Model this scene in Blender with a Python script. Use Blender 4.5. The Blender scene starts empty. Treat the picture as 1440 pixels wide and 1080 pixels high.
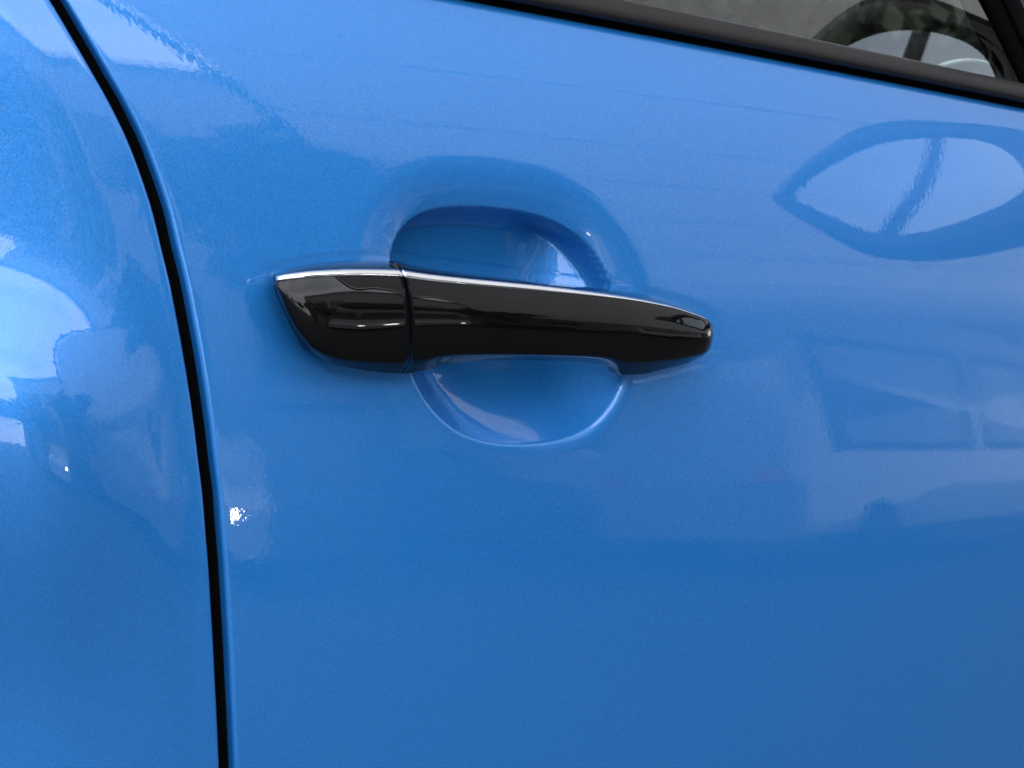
import bpy, bmesh, math, random
import numpy as np
from math import sin, cos, tan, radians, pi, sqrt
from mathutils import Vector, Matrix
random.seed(7); rng = np.random.default_rng(7)
scn = bpy.context.scene
COL = scn.collection

# ------------------------------------------------------------------ camera
YAW, PITCH, ROLL, HFOV, DIST = radians(38), radians(-7), radians(8), radians(29), 0.95
FPX = 720 / tan(HFOV / 2)                       # focal length for a frame 1440 wide
Fv = np.array([sin(YAW) * cos(PITCH), cos(YAW) * cos(PITCH), sin(PITCH)])
R0 = np.array([cos(YAW), -sin(YAW), 0.0]); U0 = np.cross(R0, Fv)
Rv = R0 * cos(ROLL) + U0 * sin(ROLL); Uv = -R0 * sin(ROLL) + U0 * cos(ROLL)
def ray(px, py):
    d = Fv * FPX + Rv * (px - 720) + Uv * (540 - py)
    return d / np.linalg.norm(d)
CAM = np.array([0, 0, 0.9]) - DIST * ray(690, 450)
cd = bpy.data.cameras.new("camera"); cam = bpy.data.objects.new("camera", cd); COL.objects.link(cam)
M = Matrix.Identity(4)
for i in range(3):
    M[i][0], M[i][1], M[i][2], M[i][3] = Rv[i], Uv[i], -Fv[i], CAM[i]
cam.matrix_world = M
cd.sensor_width = 36; cd.lens = 18 / tan(HFOV / 2); cd.clip_start = 0.02; cd.clip_end = 3000
cd.dof.use_dof = True; cd.dof.focus_distance = 0.97; cd.dof.aperture_fstop = 30
scn.camera = cam

# ------------------------------------------------------------------ sky, sun, exposure
SUN_EL, SUN_AZ = radians(52), radians(20)       # azimuth from +y towards +x: behind the car
w = bpy.data.worlds.new("World"); scn.world = w; w.use_nodes = True
nt = w.node_tree; N = nt.nodes; L = nt.links
bg = N["Background"]; bg.inputs[1].default_value = 0.13
sky = N.new("ShaderNodeTexSky"); sky.sky_type = 'NISHITA'; sky.sun_disc = False
sky.sun_elevation = SUN_EL; sky.sun_rotation = SUN_AZ; sky.dust_density = 3.0; sky.air_density = 1.0
tc = N.new("ShaderNodeTexCoord"); mp = N.new("ShaderNodeMapping"); mp.inputs['Scale'].default_value = (1.0, 1.0, 2.2)
nz = N.new("ShaderNodeTexNoise"); nz.inputs['Scale'].default_value = 1.7; nz.inputs['Detail'].default_value = 6; nz.inputs['Roughness'].default_value = 0.55
rp = N.new("ShaderNodeValToRGB"); rp.color_ramp.elements[0].position = 0.2; rp.color_ramp.elements[0].color = (.72, .72, .72, 1)
rp.color_ramp.elements[1].position = 0.62; rp.color_ramp.elements[1].color = (1, 1, 1, 1)
cl = N.new("ShaderNodeMix"); cl.data_type = 'RGBA'
rc = N.new("ShaderNodeValToRGB"); rc.color_ramp.elements[0].color = (5.6, 5.9, 6.4, 1); rc.color_ramp.elements[1].color = (8.6, 8.7, 8.9, 1)
rc.color_ramp.elements[0].position = .35; rc.color_ramp.elements[1].position = .7
L.new(tc.outputs['Generated'], mp.inputs[0]); L.new(mp.outputs[0], nz.inputs[0]); L.new(nz.outputs[0], rp.inputs[0]); L.new(nz.outputs[0], rc.inputs[0])
L.new(rp.outputs[0], cl.inputs[0]); L.new(sky.outputs[0], cl.inputs[6]); L.new(rc.outputs[0], cl.inputs[7]); L.new(cl.outputs[2], bg.inputs[0])
sd = bpy.data.lights.new("sun", 'SUN'); sd.energy = 0.8; sd.angle = radians(14); sd.color = (1, .96, .9)
so = bpy.data.objects.new("sun", sd); COL.objects.link(so)
sdir = Vector((sin(SUN_AZ) * cos(SUN_EL), cos(SUN_AZ) * cos(SUN_EL), sin(SUN_EL)))
so.rotation_euler = sdir.to_track_quat('Z', 'Y').to_euler()
vs = scn.view_settings; vs.view_transform = 'Standard'; vs.look = 'None'; vs.exposure = 2.06; vs.gamma = 1
scn.cycles.use_denoising = True; scn.cycles.max_bounces = 10; scn.cycles.sample_clamp_indirect = 6

# ------------------------------------------------------------------ materials
def mat(name, base=(.5, .5, .5), rough=.5, metal=0, **kw):
    m = bpy.data.materials.new(name); m.use_nodes = True
    b = m.node_tree.nodes["Principled BSDF"]
    b.inputs['Base Color'].default_value = (*base, 1); b.inputs['Roughness'].default_value = rough; b.inputs['Metallic'].default_value = metal
    for k, v in kw.items(): b.inputs[k.replace('_', ' ')].default_value = v
    return m
def noise_rough(m, scale, lo, hi, bump=0.0, colvar=0.0, detail=4):
    t = m.node_tree; b = t.nodes["Principled BSDF"]
    c = t.nodes.new("ShaderNodeTexCoord"); n = t.nodes.new("ShaderNodeTexNoise")
    n.inputs['Scale'].default_value = scale; n.inputs['Detail'].default_value = detail
    t.links.new(c.outputs['Object'], n.inputs[0])
    r = t.nodes.new("ShaderNodeMapRange"); r.inputs[3].default_value = lo; r.inputs[4].default_value = hi
    t.links.new(n.outputs[0], r.inputs[0]); t.links.new(r.outputs[0], b.inputs['Roughness'])
    if bump:
        bp = t.nodes.new("ShaderNodeBump"); bp.inputs['Strength'].default_value = 1; bp.inputs['Distance'].default_value = bump
        t.links.new(n.outputs[0], bp.inputs['Height']); t.links.new(bp.outputs[0], b.inputs['Normal'])
    if colvar:
        bc = b.inputs['Base Color'].default_value[:3]
        r2 = t.nodes.new("ShaderNodeValToRGB")
        r2.color_ramp.elements[0].color = (*[v * (1 - colvar) for v in bc], 1); r2.color_ramp.elements[1].color = (*[v * (1 + colvar) for v in bc], 1)
        r2.color_ramp.elements[0].position = .3; r2.color_ramp.elements[1].position = .7
        t.links.new(n.outputs[0], r2.inputs[0]); t.links.new(r2.outputs[0], b.inputs['Base Color'])
    return m
def make_paint():
    m = mat("metallic_blue_paint", (.010, .150, .50), .40, .44, Coat_Weight=1.0, Coat_Roughness=.012, Coat_IOR=1.6)
    t = m.node_tree; b = t.nodes["Principled BSDF"]; n = t.nodes; l = t.links
    c = n.new("ShaderNodeTexCoord")
    # metal flakes: every small cell leans its own way
    v = n.new("ShaderNodeTexVoronoi"); v.inputs['Scale'].default_value = 2700
    l.new(c.outputs['Object'], v.inputs[0])
    s = n.new("ShaderNodeVectorMath"); s.operation = 'SUBTRACT'; s.inputs[1].default_value = (.5, .5, .5); l.new(v.outputs['Color'], s.inputs[0])
    k = n.new("ShaderNodeVectorMath"); k.operation = 'SCALE'; k.inputs['Scale'].default_value = .11; l.new(s.outputs[0], k.inputs[0])
    g = n.new("ShaderNodeNewGeometry"); a = n.new("ShaderNodeVectorMath"); l.new(g.outputs['Normal'], a.inputs[0]); l.new(k.outputs[0], a.inputs[1])
    nn = n.new("ShaderNodeVectorMath"); nn.operation = 'NORMALIZE'; l.new(a.outputs[0], nn.inputs[0]); l.new(nn.outputs[0], b.inputs['Normal'])
    mx = n.new("ShaderNodeMix"); mx.data_type = 'RGBA'; mx.inputs[6].default_value = (.0095, .143, .440, 1); mx.inputs[7].default_value = (.0155, .225, .675, 1)
    l.new(v.outputs['Color'], mx.inputs[0]); l.new(mx.outputs[2], b.inputs['Base Color'])
    # orange peel in the clear coat
    o = n.new("ShaderNodeTexNoise"); o.inputs['Scale'].default_value = 330; o.inputs['Detail'].default_value = 2.0; o.inputs['Roughness'].default_value = .5
    l.new(c.outputs['Object'], o.inputs[0])
    bp = n.new("ShaderNodeBump"); bp.inputs['Strength'].default_value = 1; bp.inputs['Distance'].default_value = .000016
    l.new(o.outputs[0], bp.inputs['Height']); l.new(bp.outputs[0], b.inputs['Coat Normal'])
    return m
PAINT = make_paint()
GLOSS = mat("gloss_black_plastic", (.002, .002, .0025), .015, 0, IOR=1.37)
CHROME = mat("polished_chrome", (.82, .83, .85), .07, 1.0)
RUBBER = noise_rough(mat("satin_black_trim", (.012, .0108, .0115), .5, Specular_IOR_Level=.25), 420, .42, .56, .00004)
SEAL_SHADE = mat("black_rubber_and_gap_shade", (.0012, .0012, .0015), .9, Specular_IOR_Level=.05)  # near black, so it also stands in for shade in the shut gap
DARKTRIM = mat("dark_interior_plastic", (.03, .034, .033), .6)
GREYTRIM = mat("grey_green_interior_cloth", (.11, .135, .13), .8)
SILVERTRIM = mat("satin_silver_trim", (.5, .58, .58), .3, .8)
MIRRORGLASS = mat("mirror_glass", (.36, .41, .46), .0, 1.0)
def make_glass(name, tint):
    m = bpy.data.materials.new(name); m.use_nodes = True; t = m.node_tree; t.nodes.clear()
    o = t.nodes.new("ShaderNodeOutputMaterial"); mx = t.nodes.new("ShaderNodeMixShader"); fr = t.nodes.new("ShaderNodeFresnel"); fr.inputs[0].default_value = 1.52
    sc_ = t.nodes.new("ShaderNodeMath"); sc_.operation = 'MULTIPLY'; sc_.inputs[1].default_value = 2.5; sc_.use_clamp = True
    tr = t.nodes.new("ShaderNodeBsdfTransparent"); tr.inputs[0].default_value = (*tint, 1); gl = t.nodes.new("ShaderNodeBsdfGlossy"); gl.inputs['Roughness'].default_value = 0.0
    t.links.new(fr.outputs[0], sc_.inputs[0]); t.links.new(sc_.outputs[0], mx.inputs[0]); t.links.new(tr.outputs[0], mx.inputs[1]); t.links.new(gl.outputs[0], mx.inputs[2]); t.links.new(mx.outputs[0], o.inputs[0])
    return m
GLASS = make_glass("tinted_window_glass", (.62, .70, .64))

# ------------------------------------------------------------------ helpers
def link(name, me, m, parent=None, smooth=False):
    if m is not None: me.materials.append(m)
    if smooth:
        me.polygons.foreach_set('use_smooth', [True] * len(me.polygons))
    o = bpy.data.objects.new(name, me); COL.objects.link(o)
    if parent is not None: o.parent = parent
    return o
def mesh_obj(name, verts, faces, m, parent=None, smooth=False):
    me = bpy.data.meshes.new(name); me.from_pydata([tuple(map(float, v)) for v in verts], [], faces); me.update()
    return link(name, me, m, parent, smooth)
def grid_obj(name, P, m, parent=None, closed=False, caps=False, flip=False):
    """P[i][j] grid of points -> quads; closed joins j's ends; caps closes both i ends"""
    P = np.asarray(P, dtype=np.float64); n, k, _ = P.shape
    idx = np.arange(n * k).reshape(n, k)
    jj = k if closed else k - 1
    a = idx[:-1, :jj]; b = idx[1:, :jj]
    nx = np.roll(idx, -1, axis=1); c = nx[1:, :jj]; d = nx[:-1, :jj]
    q = np.stack([a, b, c, d], -1).reshape(-1, 4)
    if flip: q = q[:, ::-1]
    fs = q.tolist()
    if caps:
        fs.append(list(map(int, idx[0][::1]))); fs.append(list(map(int, idx[-1][::-1])))
    return mesh_obj(name, P.reshape(-1, 3), fs, m, parent, True)
def box_bm(bm, c, s, rz=0, bev=0):
    r = bmesh.ops.create_cube(bm, size=1); vs_ = r['verts']
    bmesh.ops.scale(bm, vec=s, verts=vs_)
    if bev: 
        es = list({e for v in vs_ for e in v.link_edges}); r2 = bmesh.ops.bevel(bm, geom=es, offset=bev, segments=2, affect='EDGES'); 
        vs_ = list({v for f in r2['faces'] for v in f.verts} | {v for v in vs_ if v.is_valid})
    if rz: bmesh.ops.rotate(bm, cent=(0, 0, 0), matrix=Matrix.Rotation(rz, 3, 'Z'), verts=vs_)
    bmesh.ops.translate(bm, vec=c, verts=vs_)
def boxes(name, lst, m, parent=None, bev=0):
    bm = bmesh.new()
    for it in lst: box_bm(bm, it[0], it[1], it[2] if len(it) > 2 else 0, bev)
    me = bpy.data.meshes.new(name); bm.to_mesh(me); bm.free(); return link(name, me, m, parent)
def tube_pts(path, rad, seg=10):
    out = []
    path = [Vector(p) for p in path]
    for i, p in enumerate(path):
        t = (path[min(i + 1, len(path) - 1)] - path[max(i - 1, 0)]).normalized()
        up = Vector((0, 0, 1)) if abs(t.z) < .9 else Vector((1, 0, 0))
        a = t.cross(up).normalized(); b = a.cross(t)
        r = rad[i] if hasattr(rad, '__len__') else rad
        out.append([tuple(p + a * (r * cos(2 * pi * k / seg)) + b * (r * sin(2 * pi * k / seg))) for k in range(seg)])
    return out
def tube(name, path, rad, m, parent=None, seg=10):
    return grid_obj(name, tube_pts(path, rad, seg), m, parent, closed=True, caps=True)
def empty(name, loc=(0, 0, 0), rz=0):
    o = bpy.data.objects.new(name, None); COL.objects.link(o); o.location = loc; o.rotation_euler = (0, 0, rz); o.empty_display_size = .1; return o
def tag(o, label=None, cat=None, group=None, kind=None):
    if label: o['label'] = label
    if cat: o['category'] = cat
    if group: o['group'] = group
    if kind: o['kind'] = kind
    return o
def pchip(x, xp, fp):
    xp = np.asarray(xp, float); fp = np.asarray(fp, float); h = np.diff(xp); dl = np.diff(fp) / h
    d = np.zeros(len(xp)); 
    for i in range(1, len(xp) - 1):
        if dl[i - 1] * dl[i] > 0:
            w1 = 2 * h[i] + h[i - 1]; w2 = h[i] + 2 * h[i - 1]; d[i] = (w1 + w2) / (w1 / dl[i - 1] + w2 / dl[i])
    d[0] = dl[0]; d[-1] = dl[-1]
    x = np.clip(x, xp[0], xp[-1]); i = np.clip(np.searchsorted(xp, x) - 1, 0, len(h) - 1); t = (x - xp[i]) / h[i]
    return (2*t**3 - 3*t**2 + 1) * fp[i] + (t**3 - 2*t**2 + t) * h[i] * d[i] + (-2*t**3 + 3*t**2) * fp[i+1] + (t**3 - t**2) * h[i] * d[i+1]
def sstep(a, b, x):
    t = np.clip((x - a) / (b - a), 0, 1); return t * t * (3 - 2 * t)

# ------------------------------------------------------------------ body side surface
ZF = np.linspace(-.7, .4, 2201)
EF = pchip(ZF, [-.7, -.30, -.14, -.02, .06, .11, .17, .30], [-2, 2, 4.4, 9.5, 13, 20, 30, 36])
YF = np.cumsum(np.tan(np.radians(EF))) * (ZF[1] - ZF[0]); YF -= np.interp(0, ZF, YF)
RXC = 5.2
# wheel arch flare of the rear quarter panel: the side swells outwards behind the shut line
BUMP = np.exp(-((ZF - (-.016)) / .029) ** 2)
BUMP = BUMP - .40 * np.exp(-((ZF - (-.125)) / .052) ** 2)
YB = np.cumsum(BUMP) * (ZF[1] - ZF[0]); YB -= YB[-1]
def side_y(x, z):
    x = np.asarray(x, float); z = np.asarray(z, float)
    y = np.interp(z - .9, ZF, YF) + x * x / 2 / RXC
    return y
def hit(px, py, off=0.0):
    d = ray(px, py); t = 1.0
    for _ in range(25):
        p = CAM + t * d; t -= (p[1] - (float(side_y(p[0], p[2])) - off)) / d[1]
    return CAM + t * d
def hits(lst, off=0.0): return np.array([hit(a, b, off) for a, b in lst])

shut_px = [(75, -10), (82, 0), (112, 50), (141, 100), (169, 150), (193, 200), (212, 250), (228, 300), (240, 350), (252, 400), (262, 450), (271, 500), (279, 550),
           (286, 600), (292, 650), (298, 700), (302, 750), (306, 800), (309, 850), (312, 900), (315, 960), (318, 1020), (320.5, 1080)]
sp = hits(shut_px); o_ = np.argsort(sp[:, 2]); sz, sx = sp[o_, 2], sp[o_, 0]
def shut_x(z):
    z = np.asarray(z, float); r = pchip(z, sz, sx)
    lo = (sx[1] - sx[0]) / (sz[1] - sz[0]); hi = (sx[-1] - sx[-2]) / (sz[-1] - sz[-2])
    r = np.where(z < sz[0], sx[0] + lo * (z - sz[0]), r); return np.where(z > sz[-1], sx[-1] + hi * (z - sz[-1]), r)
b0, b1 = hit(660, 1), hit(1440, 152)
def belt_z(x): return b0[2] + (np.asarray(x, float) - b0[0]) * (b1[2] - b0[2]) / (b1[0] - b0[0])
print('CAM', CAM, 'belt', b0, b1, 'shut', sp[0], sp[-1])

def smooth_closed(pts, n=240):
    p = np.array(pts); p = np.vstack([p, p[:1]]); s = np.r_[0, np.cumsum(np.linalg.norm(np.diff(p, axis=0), axis=1))]
    q = []; k = len(p) - 1
    tt = np.linspace(0, s[-1], n, endpoint=False)
    i = np.clip(np.searchsorted(s, tt, 'right') - 1, 0, k - 1); t = ((tt - s[i]) / (s[i + 1] - s[i]))[:, None]
    a, b, c, d = p[(i - 1) % k], p[i], p[(i + 1) % k], p[(i + 2) % k]
    return .5 * (2 * b + (c - a) * t + (2 * a - 5 * b + 4 * c - d) * t * t + (3 * b - a - 3 * c + d) * t ** 3)
def sdist(X, Z, poly):
    """signed distance (positive inside) of points to a closed polygon"""
    q = np.roll(poly, -1, axis=0); best = np.full(X.shape, 1e9); ins = np.zeros(X.shape, bool)
    for (ax, az), (bx, bz) in zip(poly, q):
        dx, dz = bx - ax, bz - az; t = np.clip(((X - ax) * dx + (Z - az) * dz) / (dx * dx + dz * dz + 1e-18), 0, 1)
        best = np.minimum(best, np.hypot(X - ax - t * dx, Z - az - t * dz))
        if abs(dz) > 1e-12:
            c = (az > Z) != (bz > Z); ins ^= c & (X < (bx - ax) * (Z - az) / dz + ax)
    return np.where(ins, best, -best)
rim_px = [(556, 365), (562, 340), (576, 318), (598, 302), (628, 294), (665, 292), (705, 294), (745, 300), (780, 311), (810, 328), (833, 349), (850, 375), (864, 405),
          (874, 440), (880, 480), (880, 515), (874, 545), (860, 572), (838, 596), (808, 613), (770, 623), (725, 626), (685, 622), (650, 610), (622, 590), (600, 565), (584, 535),
          (570, 495), (560, 450), (555, 405)]
RIM = smooth_closed(hits(rim_px)[:, [0, 2]], 200); RC = RIM.mean(axis=0)
hand_px = [(387, 384), (400, 379), (440, 371), (500, 366), (560, 367), (640, 382), (700, 389), (800, 401), (880, 410), (940, 424), (985, 440), (1000, 451), (1003, 470), (1000, 490), (985, 505),
           (940, 518), (900, 527), (850, 528), (780, 528), (700, 528), (620, 528), (570, 526), (520, 522), (470, 512), (440, 496), (415, 466), (395, 427), (387, 402)]
HOUT = hits(hand_px)[:, [0, 2]]

def door_depth(X, Z):
    """how far the sheet is pressed inwards: finger cup and the shallow bed of the handle"""
    d = np.zeros_like(X)
    near = (np.abs(X - RC[0]) < .22) & (np.abs(Z - RC[1]) < .14)
    x, z = X[near], Z[near]
    s = sdist(x, z, RIM)
    up = sstep(-.022, .03, z - RC[1])
    rg0 = sstep(.0, .05, x - RC[0]) * (1 - up); Ro = .0035 + .0215 * up + .003 * rg0; s0 = .12 + .20 * up + .25 * rg0
    o = s0 * Ro / 2 * np.clip(1 + np.minimum(s, 0) / Ro, 0, 1) ** 2
    w1 = .034 - .019 * up
    ub = sstep(-.014, .012, z - RC[1])             # the two halves meet behind the handle
    wu = .011 - .0065 * sstep(.005, .045, x - RC[0])
    t = np.clip((RIM[:, 0].max() + .006 - x) / .078, 0, 1); tz = np.clip((RIM[:, 1].max() - z) / .060, 0, 1)
    upper = .030 * (1 - (1 - np.clip(s / wu, 0, 1)) ** 2.2) * (1 - (1 - t) ** 2) * (1 - .58 * sstep(.45, .95, t) * (1 - tz) ** 2)
    lower = .0225 * (1 - (1 - np.clip(s / .036, 0, 1)) ** 2.3)
    inn = (ub * upper + (1 - ub) * lower) * (s > 0)
    h = sdist(x, z, HOUT)
    bed = .0002 * sstep(-.0046, -.0024, h)
    d[near] = o + inn + bed
    return d
def dens(a, b, parts):
    """coordinates from a to b; parts = [(upto, step), ...]"""
    out = [a]; 
    for up, st in parts:
        n = max(1, int(round((up - out[-1]) / st))); out += list(np.linspace(out[-1], up, n + 1)[1:])
    return np.array(out)

# ------------------------------------------------------------------ the car
car = empty("parked_car", (0, 0.9, 0)); tag(car, "bright blue metallic car with a black door handle, seen close up along its side", "car")
car.matrix_world = Matrix.Translation((0, .9, 0)); 
def cpart(o, par=None):
    o.parent = par or car
    if par is None: o.matrix_parent_inverse = Matrix.Translation((0, .9, 0)).inverted()
    return o

GAP = .0036   # half the shut gap
HEM = .0023
def sheet(name, side):
    """door skin (side=+1, right of the shut line) or quarter panel (side=-1)"""
    if side > 0:
        us = np.r_[0, .0002, .0006, .0010, .0015, .0019, .0023, .005, .008, dens(.012, 0, [(.022, .003), (.20, .00085), (.255, .0016), (.56, .006), (1.28, .02)])]
    else:
        us = np.r_[0, .0002, .0006, .0010, .0015, .0019, .0023, .005, .008, dens(.012, 0, [(.2, .003), (1.0, .015)])]
    if side > 0:
        vs_ = np.r_[dens(.38, 0, [(.72, .012), (.80, .004), (.958, .00085), (1.0, .002), (float(belt_z(0)) - .009, .003)])]
        tail = [-.0065, -.0045, -.003, -.0018, -.0008, -.0002, 0]
        vs_ = np.r_[vs_, [float(belt_z(0)) + t for t in tail]]
    else:
        vs_ = dens(.30, 0, [(.66, .012), (1.06, .003), (1.16, .01)])
    Uu, Zz = np.meshgrid(us, vs_, indexing='ij')
    if side > 0:
        X = shut_x(Zz) + GAP + Uu
        # the top rows follow the belt line
        k = sstep(.96, 1.0, Zz); Zz = Zz + k * (belt_z(X) - belt_z(0)); X = shut_x(Zz) + GAP + Uu
    else:
        X = shut_x(Zz) - GAP - Uu
    Y = side_y(X, Zz)
    if side > 0:
        Y = Y + door_depth(X, Zz)
        t = np.clip(belt_z(X) - Zz, 0, 1); r = .004
        Y += np.where(t < r, r - np.sqrt(np.maximum(r * r - (r - np.minimum(t, r)) ** 2, 0)), 0)
    else:
        wgt = sstep(.0, .085, Uu)
        Y = Y + wgt * radians(26) * -(-np.interp(Zz - .9, ZF, YB)) + .23 * np.maximum(Uu - .02, 0) ** 2 / (np.maximum(Uu - .02, 0) + .03)
    u = Uu; r = HEM
    Y += np.where(u < r, r - np.sqrt(np.maximum(r * r - (r - np.minimum(u, r)) ** 2, 0)), 0)
    P = np.stack([X, Y, Zz], -1)
    back = P[0].copy(); back[:, 1] += .014
    P = np.concatenate([back[None], P], 0)
    if side > 0:
        bt = P[:, -1:].copy(); bt[..., 1] += .02; P = np.concatenate([P, bt], 1)
    return cpart(grid_obj(name, P, PAINT, None, flip=(side < 0)))
door = sheet("door_panel", 1)
fender = sheet("quarter_panel", -1)

# black strip set forward in the shut gap, standing in for its shade
zj = np.linspace(.30, 1.16, 60)
pj = []
for z in zj:
    x = float(shut_x(z)); y = float(side_y(x, z))
    pj.append([(x + GAP + .004, y + .0062, z), (x + GAP + .0005, y + .0050, z), (x + .0012, y + .011, z), (x - .0012, y + .012, z), (x - GAP - .0005, y + .0065, z), (x - GAP - .004, y + .0072, z)])
cpart(grid_obj("gap_shade_strip", pj, SEAL_SHADE))

# ------------------------------------------------------------------ door handle
xl, xr = 386.0, 1003.0
Lx = [386, 395, 410, 440, 500, 560, 572, 600, 640, 700, 760, 830, 890, 940, 975, 990, 1000, 1003]
y0 = [386, 382, 377, 371, 366.5, 367.5, 371, 377, 382.5, 389.5, 396, 404, 411.5, 424, 437, 443, 452, 458]     # back of the top face
y1 = [389, 387, 384, 380.5, 378, 379, 380.5, 384.5, 389, 395, 401, 409.5, 418.5, 429, 440, 446, 454, 460]       # chrome, upper
y2 = [395.8, 394.8, 393.2, 390.2, 387.8, 389, 391, 395, 399, 404.5, 409.5, 416, 423, 432, 442.2, 448, 456, 462]    # chrome, lower
b_x = [386, 388, 391, 395, 405, 415, 428, 440, 455, 470, 495, 520, 545, 570, 590, 620, 660, 720, 800, 840, 855, 866, 876, 900, 940, 970, 985, 995, 1001, 1003]
b_y = [402, 410, 418, 427, 448, 466, 483, 496, 505, 512, 518, 522, 524.5, 525.5, 523, 514, 508.5, 506.5, 508, 510.5, 514, 520.5, 527.5, 526.5, 517.5, 510, 505.5, 500.5, 493, 483]
y4x = [386, 392, 400, 415, 428, 440, 470, 520, 575, 640, 800, 900, 940, 975, 990, 1000, 1003]
y4y = [401, 415, 433, 460, 477, 489, 501, 505, 502, 497, 499.5, 503, 504, 500, 496, 486, 475]
kx = [386, 390, 398, 412, 435, 470, 520, 575, 700, 880, 940, 975, 990, 999, 1003]
kk = [.40, .48, .56, .65, .73, .79, .825, .87, .985, .95, .87, .81, .77, .70, .58]
def row_off(x, which):
    k = pchip(x, kx, kk)
    free = sstep(566, 600, x) * (1 - sstep(862, 884, x))       # where the grip stands clear of the skin
    if which == 0: return .0006 * (1 - free) + .009 * free
    if which == 1: return .0265 * k
    if which == 2: return .0285 * k
    if which == 3: return .0320 * k
    if which == 4: return .0262 * k
    if which == 5: return (.0006 + .0115 * sstep(398, 470, x) * (1 - sstep(955, 1000, x))) * (1 - free) + .0125 * free
def row_y(x, which):
    if which == 0: return pchip(x, Lx, y0)
    if which == 1: return pchip(x, Lx, y1)
    if which == 2: return pchip(x, Lx, y2)
    if which == 4: return np.minimum(pchip(x, y4x, y4y), pchip(x, b_x, b_y) - 1)
    if which == 5: return pchip(x, b_x, b_y)
    if which == 3: return row_y(x, 2) * .55 + row_y(x, 4) * .45
VK = [0, .16, .24, .52, .82, 1.0]
def sec(x, v):
    ys = np.array([float(row_y(x, k)) for k in range(6)]); os_ = np.array([float(row_off(x, k)) for k in range(6)])
    return float(pchip(np.array([v]), VK, ys)[0]), float(pchip(np.array([v]), VK, os_)[0])
VS = np.r_[0, .05, .10, .13, .15, .16, .17, .18, .20, .22, .235, .25, .27, .30, .34, .38, .43, .48, .53, .58, .63, .68, .72, .75, .78, .80, .815, .83, .85, .88, .92, .96, .985, 1.0]
def split_x(v): return float(pchip(np.array([v]), [0, .08, .16, .24, .40, .60, .82, .92, 1], [549, 557, 564, 568, 574, 577.5, 577, 573, 564])[0])
def handle_loft(name, x0f, x1f, ss, mat_, parent, inset0=None, inset1=None):
    G = []
    for s in ss:
        ring = []
        for v in VS:
            x = x0f(v) + (x1f(v) - x0f(v)) * s; y, of = sec(x, v); ring.append(hit(x, y, of))
        # back side
        xm = x0f(1.0) + (x1f(1.0) - x0f(1.0)) * s; fr = float(sstep(566, 600, xm) * (1 - sstep(862, 884, xm)))
        a = ring[-1].copy(); a[1] = (1 - fr) * (float(side_y(a[0], a[2])) + .003) + fr * (a[1] + .003); ring.append(a); b = ring[0]
        ring += [a + (b - a) * t + np.array([0, .003, 0]) for t in (.25, .5, .75)]
        G.append(ring)
    G = np.array(G)
    def inset(ring, sgn):
        c = ring.mean(axis=0); r2 = c + (ring - c) * .97; r2[:, 0] += sgn * .0009; return r2
    pre, post = [], []
    if inset0 == 'door':                        # closes onto the skin with a slight undercut
        r = G[0].copy()
        for i_ in range(len(r)):
            d_ = (r[i_] - CAM) / np.linalg.norm(r[i_] - CAM); r[i_] = r[i_] + d_ * (float(side_y(r[i_][0], r[i_][2])) + .004 - r[i_][1]) / d_[1]
        pre = [r]
    if inset0 == 'cut': pre = [inset(G[0], 1) , G[0]] ; 
    if inset1 == 'door': r = G[-1].copy(); r[:, 1] = side_y(r[:, 0], r[:, 2]) + .004; post = [r]
    if inset1 == 'cut': post = [G[-1], inset(G[-1], -1)]
    if inset0 == 'cut': pre = [inset(G[0], 2.5), G[0] * 1.0 + np.array([.0, 0, 0])]
    G2 = np.array(list(pre) + list(G) + list(post))
    return cpart(grid_obj(name, G2, mat_, None, closed=True, caps=True), parent)
hnd = empty("door_handle"); hnd.parent = car; hnd.matrix_parent_inverse = Matrix.Translation((0, .9, 0)).inverted()
HG = .9
s1 = (1 - np.cos(np.linspace(0, pi / 2, 46))) ; 
handle_loft("end_cap", lambda v: xl, lambda v: split_x(v) - HG, np.r_[s1], GLOSS, hnd, 'door', 'cut')
s2 = np.r_[np.linspace(0, .62, 50), .62 + .38 * np.sin(np.linspace(0, pi / 2, 60)[1:])]
handle_loft("grip_bar", lambda v: split_x(v) + HG, lambda v: xr - 34 * max(1 - v / .16, 0) - 34 * max((v - .80) / .20, 0) ** 1.5, s2, GLOSS, hnd, 'cut', 'door')
def chrome(name, xa, xb, n):
    G = []
    vv = [.155, .160, .172, .187, .200, .213, .228, .240, .245]; hh = [-.0006, .0002, .0006, .0008, .00085, .0008, .0006, .0002, -.0006]
    for s in np.linspace(0, 1, n):
        ring = []
        for v, h in zip(vv, hh):
            x = xa(v) + (xb(v) - xa(v)) * s; y, of = sec(x, v); ring.append(hit(x, y, of + h))
        ring.append((ring[0] + ring[-1]) / 2 + np.array([0, .0012, 0]))
        G.append(ring)
    return cpart(grid_obj(name, np.array(G), CHROME, None, closed=True, caps=True), hnd)
chrome("chrome_strip", lambda v: 388.5, lambda v: split_x(v) - HG, 50)
chrome("chrome_strip", lambda v: split_x(v) + HG, lambda v: 992, 110)

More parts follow.
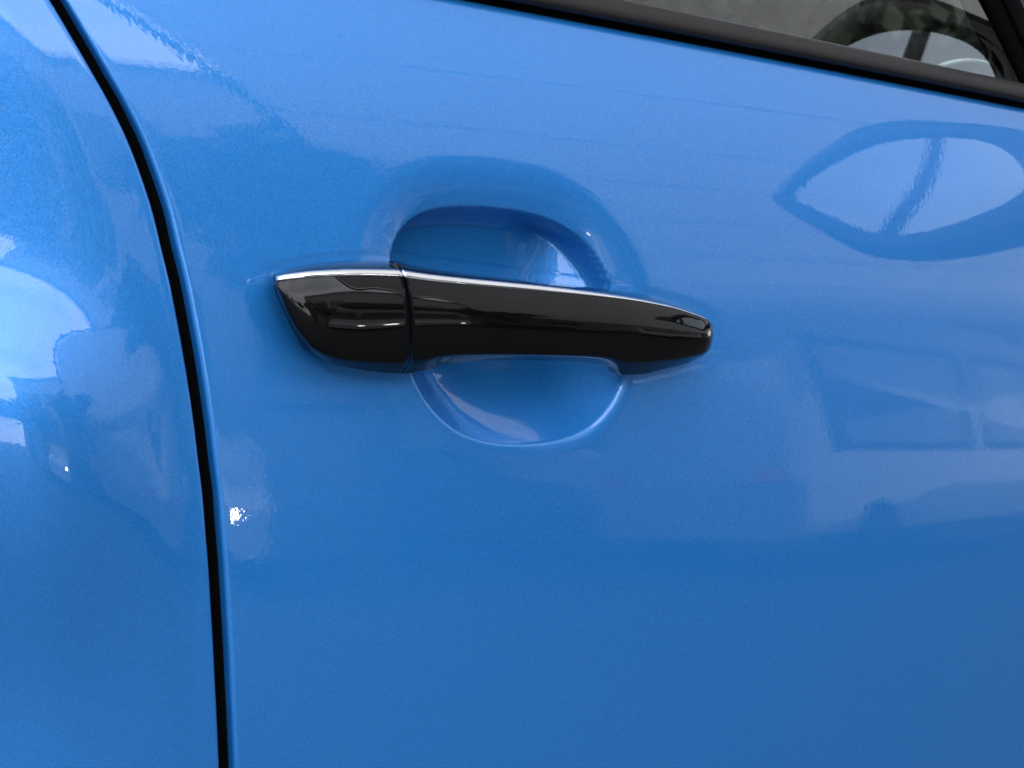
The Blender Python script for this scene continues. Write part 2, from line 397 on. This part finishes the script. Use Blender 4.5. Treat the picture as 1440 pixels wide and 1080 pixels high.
# ------------------------------------------------------------------ belt moulding, window, front pillar
def sweep_x(name, prof, xs, m, smooth=True):
    """prof: list of (dy, dz) relative to the door's top edge"""
    G = []
    for x in xs:
        z = float(belt_z(x)); y = float(side_y(x, z - .004)) + .004
        G.append([(x, y + a, z + b) for a, b in prof])
    return cpart(grid_obj(name, G, m, None, closed=True, caps=True))
xs = np.linspace(-.262, 1.2, 40)
sweep_x("belt_moulding", [(.010, .0032), (-.0035, .0036), (-.0056, .0046), (-.0062, .0062), (-.0052, .0095), (-.0025, .0126), (.0006, .0148), (.0040, .0156), (.0080, .0150), (.020, .0130), (.020, .0032)], xs, RUBBER)
sweep_x("lower_weatherstrip", [(.003, -.003), (.0028, .0034), (.014, .0036), (.014, -.003)], xs, SEAL_SHADE)
GE = radians(11.3)
def glass_pt(x, h):
    z = float(belt_z(x)); y = float(side_y(x, z - .004)) + .004 + .0125
    return (x, y + h * sin(GE) + .25 * h * h, z + .010 + h * cos(GE))
gx = np.linspace(-.3, 1.0, 40)
cpart(grid_obj("window_glass", [[glass_pt(x, h) for h in np.linspace(0, .36, 14)] for x in gx], GLASS))

# ------------------------------------------------------------------ ground
def ground():
    bm = bmesh.new(); n = 24
    v = [[bm.verts.new((-400 + 800 * i / n, -400 + 800 * j / n, 0)) for j in range(n + 1)] for i in range(n + 1)]
    for i in range(n):
        for j in range(n): bm.faces.new((v[i][j], v[i + 1][j], v[i + 1][j + 1], v[i][j + 1]))
    me = bpy.data.meshes.new("ground"); bm.to_mesh(me); bm.free()
    m = noise_rough(mat("grey_asphalt", (.04, .041, .043), .85), 3.0, .75, .95, .004, .25, 8)
    return tag(link("ground", me, m), kind="structure")
ground()

# ------------------------------------------------------------------ door mirror (seen reflected in door and window)
mir = empty("door_mirror"); mir.parent = car; mir.matrix_parent_inverse = Matrix.Translation((0, .9, 0)).inverted()
mo = [(-.364, 1.1865), (-.3394, 1.2128), (-.2959, 1.2408), (-.2392, 1.2643), (-.1857, 1.275), (-.1443, 1.2683), (-.1116, 1.2525), (-.0776, 1.2274), (-.0408, 1.1954), (-.0186, 1.164), (-.019, 1.1348), (-.0413, 1.0996), (-.0673, 1.0663), (-.1028, 1.0447), (-.1399, 1.0433), (-.1852, 1.0469), (-.2316, 1.0568), (-.2785, 1.0779), (-.3153, 1.1136), (-.3468, 1.1506)]
mg = [(-.3377, 1.1851), (-.2996, 1.2138), (-.2493, 1.2331), (-.2025, 1.2406), (-.1578, 1.2354), (-.1126, 1.2172), (-.0797, 1.1932), (-.0657, 1.1685), (-.0645, 1.1417), (-.0711, 1.1183), (-.0869, 1.1069), (-.1177, 1.0979), (-.1607, 1.0905), (-.202, 1.0871), (-.2421, 1.0928), (-.2726, 1.1087), (-.301, 1.1351), (-.3228, 1.1597)]
OU, GL = smooth_closed(mo, 96), smooth_closed(mg, 96)
def mx_(y): return .70 + .18 * (y + .2) * .25
rings = []
for (t, dx) in ((.0, .006), (.35, -.001), (1, 0.0)):
    q = GL + (OU - GL) * t; rings.append([(mx_(p[0]) + dx, p[0], p[1]) for p in q])
cO = OU.mean(axis=0)
for t in np.linspace(.08, 1, 12):
    a = t * pi / 2; q = cO + (OU - cO) * cos(a) ** .7 if t < 1 else cO + (OU - cO) * .02
    rings.append([(mx_(p[0]) + .085 * sin(a), p[0], p[1]) for p in q])
cpart(grid_obj("housing", rings, GLOSS, None, closed=True), mir)
cpart(grid_obj("mirror_glass", [[(mx_(q[0]) + .0055, q[0], q[1]) for q in GL.mean(axis=0) + (GL - GL.mean(axis=0)) * t] for t in (.002, .3, .6, .85, 1)], MIRRORGLASS, None, closed=True), mir)
cpart(tube("mirror_arm", [(.74, -.10, 1.10), (.76, -.04, 1.075), (.78, .03, 1.06), (.80, .10, 1.05)], [.03, .028, .03, .034], GLOSS), mir)

# ------------------------------------------------------------------ window pillar, cabin
def gp(px, py):
    d = ray(px, py); t = 1.2
    for _ in range(30):
        p = CAM + t * d; zb = float(belt_z(p[0])); yb = float(side_y(p[0], zb - .004)) + .0165; h = (p[2] - zb - .010)
        t -= (p[1] - (yb + h * tan(GE))) / d[1]
    return p
pa, pb = gp(1385, 4), gp(1436, 112)
dirp = (pa - pb) / np.linalg.norm(pa - pb)
def pillar(name, o0, o1, out, m):
    G = []
    for t in np.linspace(-.06, .55, 14):
        c = pb + dirp * t; G.append([c + np.array([o0, -.002, 0]), c + np.array([o0 + .003, -out, 0]), c + np.array([o1 - .003, -out, 0]), c + np.array([o1, -.002, 0]), c + np.array([o1, .02, 0]), c + np.array([o0, .02, 0])])
    return cpart(grid_obj(name, G, m, None, closed=True, caps=True))
pillar("window_seal", 0, .016, .003, SEAL_SHADE)
pillar("pillar_trim", .0165, .05, .007, GLOSS)
pillar("pillar_cover", .0505, .16, .005, RUBBER)
# cabin: far side, seats, dashboard, roof
cpart(boxes("cabin_floor", [((.35, .85, .42), (2.3, 1.3, .06))], DARKTRIM))
cpart(boxes("far_door_card", [((.35, 1.60, .76), (2.3, .06, .62))], DARKTRIM, None, .01))
cpart(boxes("far_pillar", [((.02, 1.52, 1.25), (.09, .05, .42), 0)], DARKTRIM)); cpart(boxes("far_pillar", [((-.75, 1.52, 1.25), (.25, .05, .42), 0)], DARKTRIM))
cpart(boxes("roof", [((-.05, .86, 1.455), (1.7, 1.25, .03))], PAINT, None, .012))
cpart(boxes("headliner", [((-.05, .86, 1.432), (1.6, 1.2, .01))], GREYTRIM))
cpart(boxes("inner_door_card", [((.40, .135, .74), (1.5, .03, .56))], DARKTRIM, None, .008))
def seat(x, y):
    r = []
    for t in np.linspace(0, 1, 14):
        wv = .25 * (1 - .25 * t ** 3) * (1 if t < .97 else .8); th = .075 * (1 - .4 * t); z = .62 + .52 * t; xx = x - .18 * t
        r.append([(xx + th * cos(a) * abs(cos(a)) ** -.4 if abs(cos(a)) > 1e-3 else xx, y + wv * sin(a), z) for a in np.linspace(0, 2 * pi, 20, endpoint=False)])
    return cpart(grid_obj("seat_back", r, DARKTRIM, None, closed=True, caps=True))
seat(.02, .48); seat(.02, 1.22)
def headrest(x, y):
    r = []
    for t in np.linspace(0, 1, 10):
        k = sqrt(max(1e-3, 1 - (2 * t - 1) ** 4)); r.append([(x + .05 * k * cos(a), y + .13 * k * sin(a), 1.17 + .18 * t) for a in np.linspace(0, 2 * pi, 18, endpoint=False)])
    return cpart(grid_obj("headrest", r, DARKTRIM, None, closed=True, caps=True))
headrest(-.18, .48); headrest(-.18, 1.22)
dash = [[(xx, y, zz + .012 * sin((y - .2) / 1.3 * pi * 3)) for xx, zz in ((.62, .60), (.60, .80), (.585, .93), (.60, 1.00), (.65, 1.035), (.75, 1.05), (.95, 1.045), (1.15, 1.0), (1.15, .6))] for y in np.linspace(.17, 1.56, 30)]
cpart(grid_obj("dashboard", dash, GREYTRIM, None, closed=True, caps=True))
ta, tb, tcc = [CAM + ray(*p) * d_ for p, d_ in (((1316, 95), 1.50), ((1375, 86), 1.56), ((1418, 110), 1.60))]
ts = np.linspace(0, 1, 16); Lq = lambda t: ta * (1 - t) ** 2 + (2 * tb - .5 * (ta + tcc)) * 2 * t * (1 - t) + tcc * t * t
cpart(tube("dash_trim", [Lq(t) for t in ts], .0016, SILVERTRIM))

# ------------------------------------------------------------------ surroundings that the paint mirrors
def trans(name, base, k=.5):
    m = bpy.data.materials.new(name); m.use_nodes = True; t = m.node_tree; t.nodes.clear(); o = t.nodes.new("ShaderNodeOutputMaterial")
    d = t.nodes.new("ShaderNodeBsdfDiffuse"); r = t.nodes.new("ShaderNodeBsdfTranslucent"); x = t.nodes.new("ShaderNodeMixShader"); x.inputs[0].default_value = k
    d.inputs[0].default_value = (*base, 1); r.inputs[0].default_value = (*base, 1)
    t.links.new(d.outputs[0], x.inputs[1]); t.links.new(r.outputs[0], x.inputs[2]); t.links.new(x.outputs[0], o.inputs[0]); return m
PANEL = trans("translucent_canopy_sheet", (.70, .70, .71), .27)
STEEL = noise_rough(mat("dark_painted_steel", (.05, .05, .052), .5), 30, .4, .6)
CZ, CROT, CO = 4.6, radians(18), Vector((2.95, -5.1, 0))
can = empty("forecourt_canopy", (CO.x, CO.y, 0), CROT); tag(can, "pale translucent canopy of long panels over the forecourt, mirrored in the upper door", "canopy")
# local frame: x along the seams, +y towards the car; the rear edge is cut at a slant
NB, BW, NA, AW, Y0, SK = 9, 1.95, 3, 8.0, 8.9, tan(radians(17))
pm = None
for i in range(NB):
    for j in range(NA):
        if pm is None:
            ww, hh = AW / 2 - .004, BW / 2 - .004   # thin sheet, slightly crowned between its seams
            o = grid_obj("panel", [[(a - b * SK, b, .04 * (1 - (b / hh) ** 2)) for b in np.linspace(-hh, hh, 9)] for a in (-ww, 0, ww)], PANEL, can); pm = o.data
        else:
            o = bpy.data.objects.new("panel", pm); COL.objects.link(o); o.parent = can
        yy_ = Y0 - BW * (i + .5); o.location = (AW * (j + .5) - yy_ * SK, yy_, CZ)
for i in range(NB + 1):
    yy_ = Y0 - BW * i; boxes("purlin", [((AW * NA / 2 - yy_ * SK, yy_, CZ - .02), (AW * NA, .014, .02))], STEEL, can)
LEN = BW * NB / cos(radians(17)); ym = Y0 - BW * NB / 2
boxes("edge_beam", [((-.05 - ym * SK, ym, CZ - .01), (.06, LEN + .2, .08), radians(17))], STEEL, can)
for x, y in ((20.5, 6), (27.5, -9.5), (4.7, -9.8)):
    tube("post", [(x, y, 0), (x, y, CZ - .05)], .09, STEEL, can)

LEAF = mat("dark_green_leaf", (.035, .06, .02), .6); LEAF2 = mat("green_leaf", (.06, .085, .03), .6); BARK = noise_rough(mat("bark", (.09, .07, .05), .9), 12, .8, 1, .01, .4)
def tree(x, y, h, r, z0, label, leaf, n=2600, seed=1):
    g = np.random.default_rng(seed); t = empty("tree", (x, y, 0)); tag(t, label, "tree", "trees beside the forecourt")
    path = [(0, 0, 0), (.05, .03, h * .3), (-.04, .06, h * .55), (.02, 0, h * .8)]
    gr = tube_pts(path, [.17, .13, .10, .04], 8); V, Fc = [], []
    def add(gr):
        b = len(V); k = len(gr[0]); 
        for rg in gr: V.extend(rg)
        for i in range(len(gr) - 1):
            for j in range(k): Fc.append((b + i * k + j, b + i * k + (j + 1) % k, b + (i + 1) * k + (j + 1) % k, b + (i + 1) * k + j))
    add(gr)
    blobs = []
    for i in range(11):
        a = g.uniform(0, 2 * pi); el = g.uniform(-.3, 1); rr = r * g.uniform(.3, .72)
        c = (rr * cos(a), rr * sin(a), z0 + (h - z0) * (.45 + .38 * el)); blobs.append((c, r * g.uniform(.28, .48)))
        st = h * g.uniform(.28, .6); add(tube_pts([(0, 0, st), (c[0] * .5, c[1] * .5, (st + c[2]) * .52), c], [.06, .045, .015], 6))
    mesh_obj("trunk", V, Fc, BARK, t, True)
    V, Fc = [], []
    for i in range(n):
        c, br = blobs[g.integers(len(blobs))]; d = g.normal(size=3); d /= np.linalg.norm(d); p = np.array(c) + d * br * g.uniform(.45, 1.05)
        a = g.normal(size=3); a /= np.linalg.norm(a); b = np.cross(a, d); b /= np.linalg.norm(b) + 1e-9; s = g.uniform(.09, .2)
        k = len(V); V += [p - a * s, p + b * s * .6, p + a * s, p - b * s * .6]; Fc.append((k, k + 1, k + 2, k + 3))
    mesh_obj("crown", V, Fc, leaf, t)
def pol(az, dist): return dist * sin(radians(az)), -dist * cos(radians(az))
for az, d, h, r, z0, lb, lf, sd_ in ((-34, 12, 4.2, 1.8, 1.2, "broad green tree, farthest left of the row beside the forecourt", LEAF2, 1), (-16, 14, 4.3, 2.0, 1.2, "tall green tree standing left of the flat roofed building", LEAF, 2),
        (2, 12.5, 6.4, 2.4, 1.8, "smaller tree in front of the building's left end", LEAF2, 3), (32, 10.0, 5.1, 1.6, 3.3, "slim dark tree in front of the flat roofed building", LEAF, 4), (13, 11.0, 5.4, 1.7, 1.6, "leafy tree close in front of the building's middle windows", LEAF2, 8), (38, 15, 7.2, 2.4, 2.0, "tall tree half hidden behind the canopy edge", LEAF2, 5), (-58.5, 14, 4.2, 1.7, 1.0, "round unseen tree, added to darken the dome mirrored in the window", LEAF, 6)):  # last tree: added to darken the mirror's image in the window
    x, y = pol(az, d); tree(x, y, h, r, z0, lb, lf, 3000, sd_)

# flat roofed building behind the trees
PLASTER = noise_rough(mat("grey_plaster", (.27, .27, .275), .8), 6, .75, .9, .002, .12); FRAME = mat("dark_window_frame", (.03, .03, .032), .4); PANE = mat("dark_window_pane", (.075, .08, .085), .03, 0); WHITE = mat("white_paint", (.78, .78, .77), .4)
bx, by = pol(17, 12.2); bl = empty("office_building", (bx, by, 0), radians(16)); tag(bl, "grey flat roofed two storey building behind the trees", "building")
boxes("wall", [((0, -3, 4.4), (8.2, 6, 8.8))], PLASTER, bl); boxes("roof", [((0, -3, 8.92), (8.7, 6.5, .24))], WHITE, bl); boxes("door", [((-2.9, .03, 1.05), (1.0, .06, 2.1))], FRAME, bl)
for i in range(4):
    for j in range(2):
        f = boxes("window", [((-3 + 2 * i, .02, 2.9 + 3.1 * j), (1.4, .10, 1.5))], FRAME, bl); boxes("pane", [((-3 + 2 * i, .075, 2.9 + 3.1 * j), (1.26, .02, 1.36))], PANE, f)

def vehicle(name, label, cat, loc, rz, prof, width, glasses, paint, wheels, wr, lamps):
    """side profile (x, z) swept over the width with a tumblehome; glasses = list of polygons on the side"""
    t = empty(name, loc, rz); tag(t, label, cat)
    P = np.array(prof); zm = P[:, 1].max(); 
    G = []
    for s in (-1, -.985, -.94, -.5, 0, .5, .94, .985, 1):
        k = {1: .90, .985: .965, .94: 1}.get(abs(s), 1)
        c = P.mean(axis=0); q = c + (P - c) * (1 - (1 - k) * .35); q[:, 1] = np.maximum(q[:, 1], P[:, 1].min())
        G.append([(a, s * width / 2 * (1 - .10 * max(0, (b - .55 * zm) / zm) / .45), b) for a, b in q])
    body = grid_obj("body", G, paint, t, closed=True, caps=True); body.data.polygons.foreach_set('use_smooth', [False] * len(body.data.polygons))
    def ys(z): return width / 2 * (1 - .10 * max(0, (z - .55 * zm) / zm) / .45)
    for sgn in (1, -1):
        for gq in glasses:
            cx, cz = np.mean(gq, axis=0)
            def ringm(k, o): return [(cx + (a - cx) * k, sgn * (ys(b) + o), cz + (b - cz) * k) for a, b in gq]
            f = grid_obj("window", [ringm(1.0, -.03), ringm(1.0, .006), ringm(.86, .008), ringm(.86, -.002)], FRAME, t, closed=True); f.data.polygons.foreach_set('use_smooth', [False] * len(f.data.polygons))
            pn = ringm(.865, .003); mesh_obj("pane", pn, [tuple(range(len(pn)))], PANE, f)
        for wx in wheels:
            y = sgn * (width / 2 - .10)
            w_ = tube("wheel", [(wx, y - .1, wr), (wx, y + .1, wr)], wr, SEAL_SHADE, t, 24); tube("rim", [(wx, y + sgn * .09, wr), (wx, y + sgn * .106, wr)], wr * .62, RUBBER, w_, 16)
    for (lx, ly, lz, col, nm) in lamps: boxes(nm, [((lx, ly, lz), (.02, .13, .09) if nm == 'lit_bulb' else (.05, .28, .13))], col, t, .01)
    return t
LIT = mat("lit_lamp", (.9, .9, .85), .3, 0, Emission_Color=(1, .97, .9, 1), Emission_Strength=13.0)
LAMPRED = mat("red_lamp_glass", (.35, .01, .01), .1); LAMPCLEAR = mat("clear_lamp_glass", (.6, .6, .6), .1)
VANP = mat("silver_van_paint", (.27, .27, .28), .3, .3, Coat_Weight=1.0); MAROON = mat("maroon_paint", (.06, .008, .008), .3, 0, Coat_Weight=1.0); WPAINT = mat("pale_silver_car_paint", (.42, .42, .43), .3, 0, Coat_Weight=1.0)
vehicle("minibus", "silver minibus with three dark framed side windows parked under the canopy", "minibus", (9.35, -6.3, 0), radians(-4),
    [(-2.9, .35), (-2.95, .9), (-2.88, 2.1), (-2.70, 2.5), (-2.2, 2.58), (1.0, 2.57), (1.5, 2.44), (2.35, 1.35), (2.95, 1.15), (3.0, .35)], 1.95,
    [[(-2.40, 1.2), (-.10, 1.2), (-.10, 2.3), (-2.72, 2.3)], [(.12, 1.2), (1.15, 1.2), (1.15, 2.3), (.12, 2.3)], [(1.27, 1.2), (2.1, 1.22), (1.5, 2.2), (1.27, 2.28)]], VANP, (-1.8, 1.9), .34, [(-2.95, .75, .95, LAMPRED, "tail_lamp"), (-2.95, -.75, .95, LAMPRED, "tail_lamp"), (3.0, .7, .75, LAMPCLEAR, "headlamp"), (3.0, -.7, .75, LAMPCLEAR, "headlamp")])
carprof = [(-2.05, .30), (-2.1, .75), (-1.98, 1.0), (-1.55, 1.42), (-.9, 1.52), (.2, 1.50), (1.0, 1.02), (1.8, .92), (2.1, .7), (2.1, .30)]
cgl = [[(-1.5, 1.02), (-.45, 1.02), (-.45, 1.42), (-1.3, 1.40)], [(-.38, 1.02), (.78, 1.02), (.15, 1.42), (-.38, 1.42)]]
vehicle("hatchback", "dark maroon hatchback parked end on beside the silver minibus", "car", (7.6, -9.6, 0), radians(88), carprof, 1.75, cgl, MAROON, (-1.25, 1.3), .31, [(2.08, .6, .72, LAMPCLEAR, "headlamp"), (2.08, -.6, .72, LAMPCLEAR, "headlamp"), (-2.09, .6, .85, LAMPRED, "tail_lamp"), (-2.09, -.6, .85, LAMPRED, "tail_lamp")])
vehicle("hatchback", "pale silver hatchback facing the blue car with one headlamp lit", "car", (3.64, -8.88, 0), radians(117), carprof, 1.75, cgl, WPAINT, (-1.25, 1.3), .31, [(2.08, .6, .72, LAMPCLEAR, "headlamp"), (2.08, -.6, .66, LAMPCLEAR, "headlamp"), (2.105, -.6, .66, LIT, "lit_bulb"), (-2.09, .6, .85, LAMPRED, "tail_lamp"), (-2.09, -.6, .85, LAMPRED, "tail_lamp")])

pA, pB = Vector((*pol(-55.4, 6), 2.62)), Vector((*pol(-62.7, 6), 3.70)); dB = pB - pA; pbase = pA - dB * 1.45; ptop = pB + dB * 1.3  # made-up barrier, shaped to mirror as a slanting dark streak
bar = empty("added_barrier", (pbase.x, pbase.y, 0)); tag(bar, "grey slanting boom on a cabinet, added for the dark streak in the door mirror", "barrier")
boxes("cabinet", [((0, 0, .55), (.36, .36, 1.1))], STEEL, bar, .02)
tube("boom", [(0, 0, pbase.z), tuple(ptop - Vector((pbase.x, pbase.y, 0)))], [.075, .05], STEEL, bar, 14)

# added wall hides bright sky below the canopy; added foliage screen darkens the window
ws = empty("screen_wall", (CO.x, CO.y, 0), CROT); tag(ws, "long pale grey workshop wall under the far edge of the canopy", "building")
WALLM = noise_rough(mat("pale_grey_cladding", (.30, .30, .31), .7), 4, .6, .8, .001, .08)
boxes("wall", [((19, Y0 - BW * NB - .5, 2.34), (34, .4, 4.68))], WALLM, ws)
for i in range(5): boxes("roller_door", [((6.5 + 5 * i, Y0 - BW * NB - .27, 1.5), (3.2, .08, 3.0))], STEEL, ws)
def screen_hedge():
    g = np.random.default_rng(5); V, Fc = [], []
    for i in range(26000):
        p = np.array([g.uniform(-5, 12), 6.2 + g.normal() * .22, g.uniform(0, 1) ** .8 * 3.4]); p[1] += .25 * sin(p[0] * 1.7) + .2 * sin(p[2] * 2.3 + p[0])
        a = g.normal(size=3); a /= np.linalg.norm(a); b = np.cross(a, g.normal(size=3)); b /= np.linalg.norm(b); s_ = g.uniform(.04, .10)
        k = len(V); V += [p - a * s_, p + b * s_ * .6, p + a * s_, p - b * s_ * .6]; Fc.append((k, k + 1, k + 2, k + 3))
    t = empty("screen_hedge", (0, 0, 0)); tag(t, "tall olive green foliage added beyond the car to block bright sky behind its glass", "screen_hedge")
    mesh_obj("foliage", V, Fc, mat("olive_hedge_leaf", (.06, .066, .046), .7), t); boxes("hedge_core", [((3.5, 6.6, 1.6), (17, .5, 3.2))], LEAF, t)
screen_hedge()
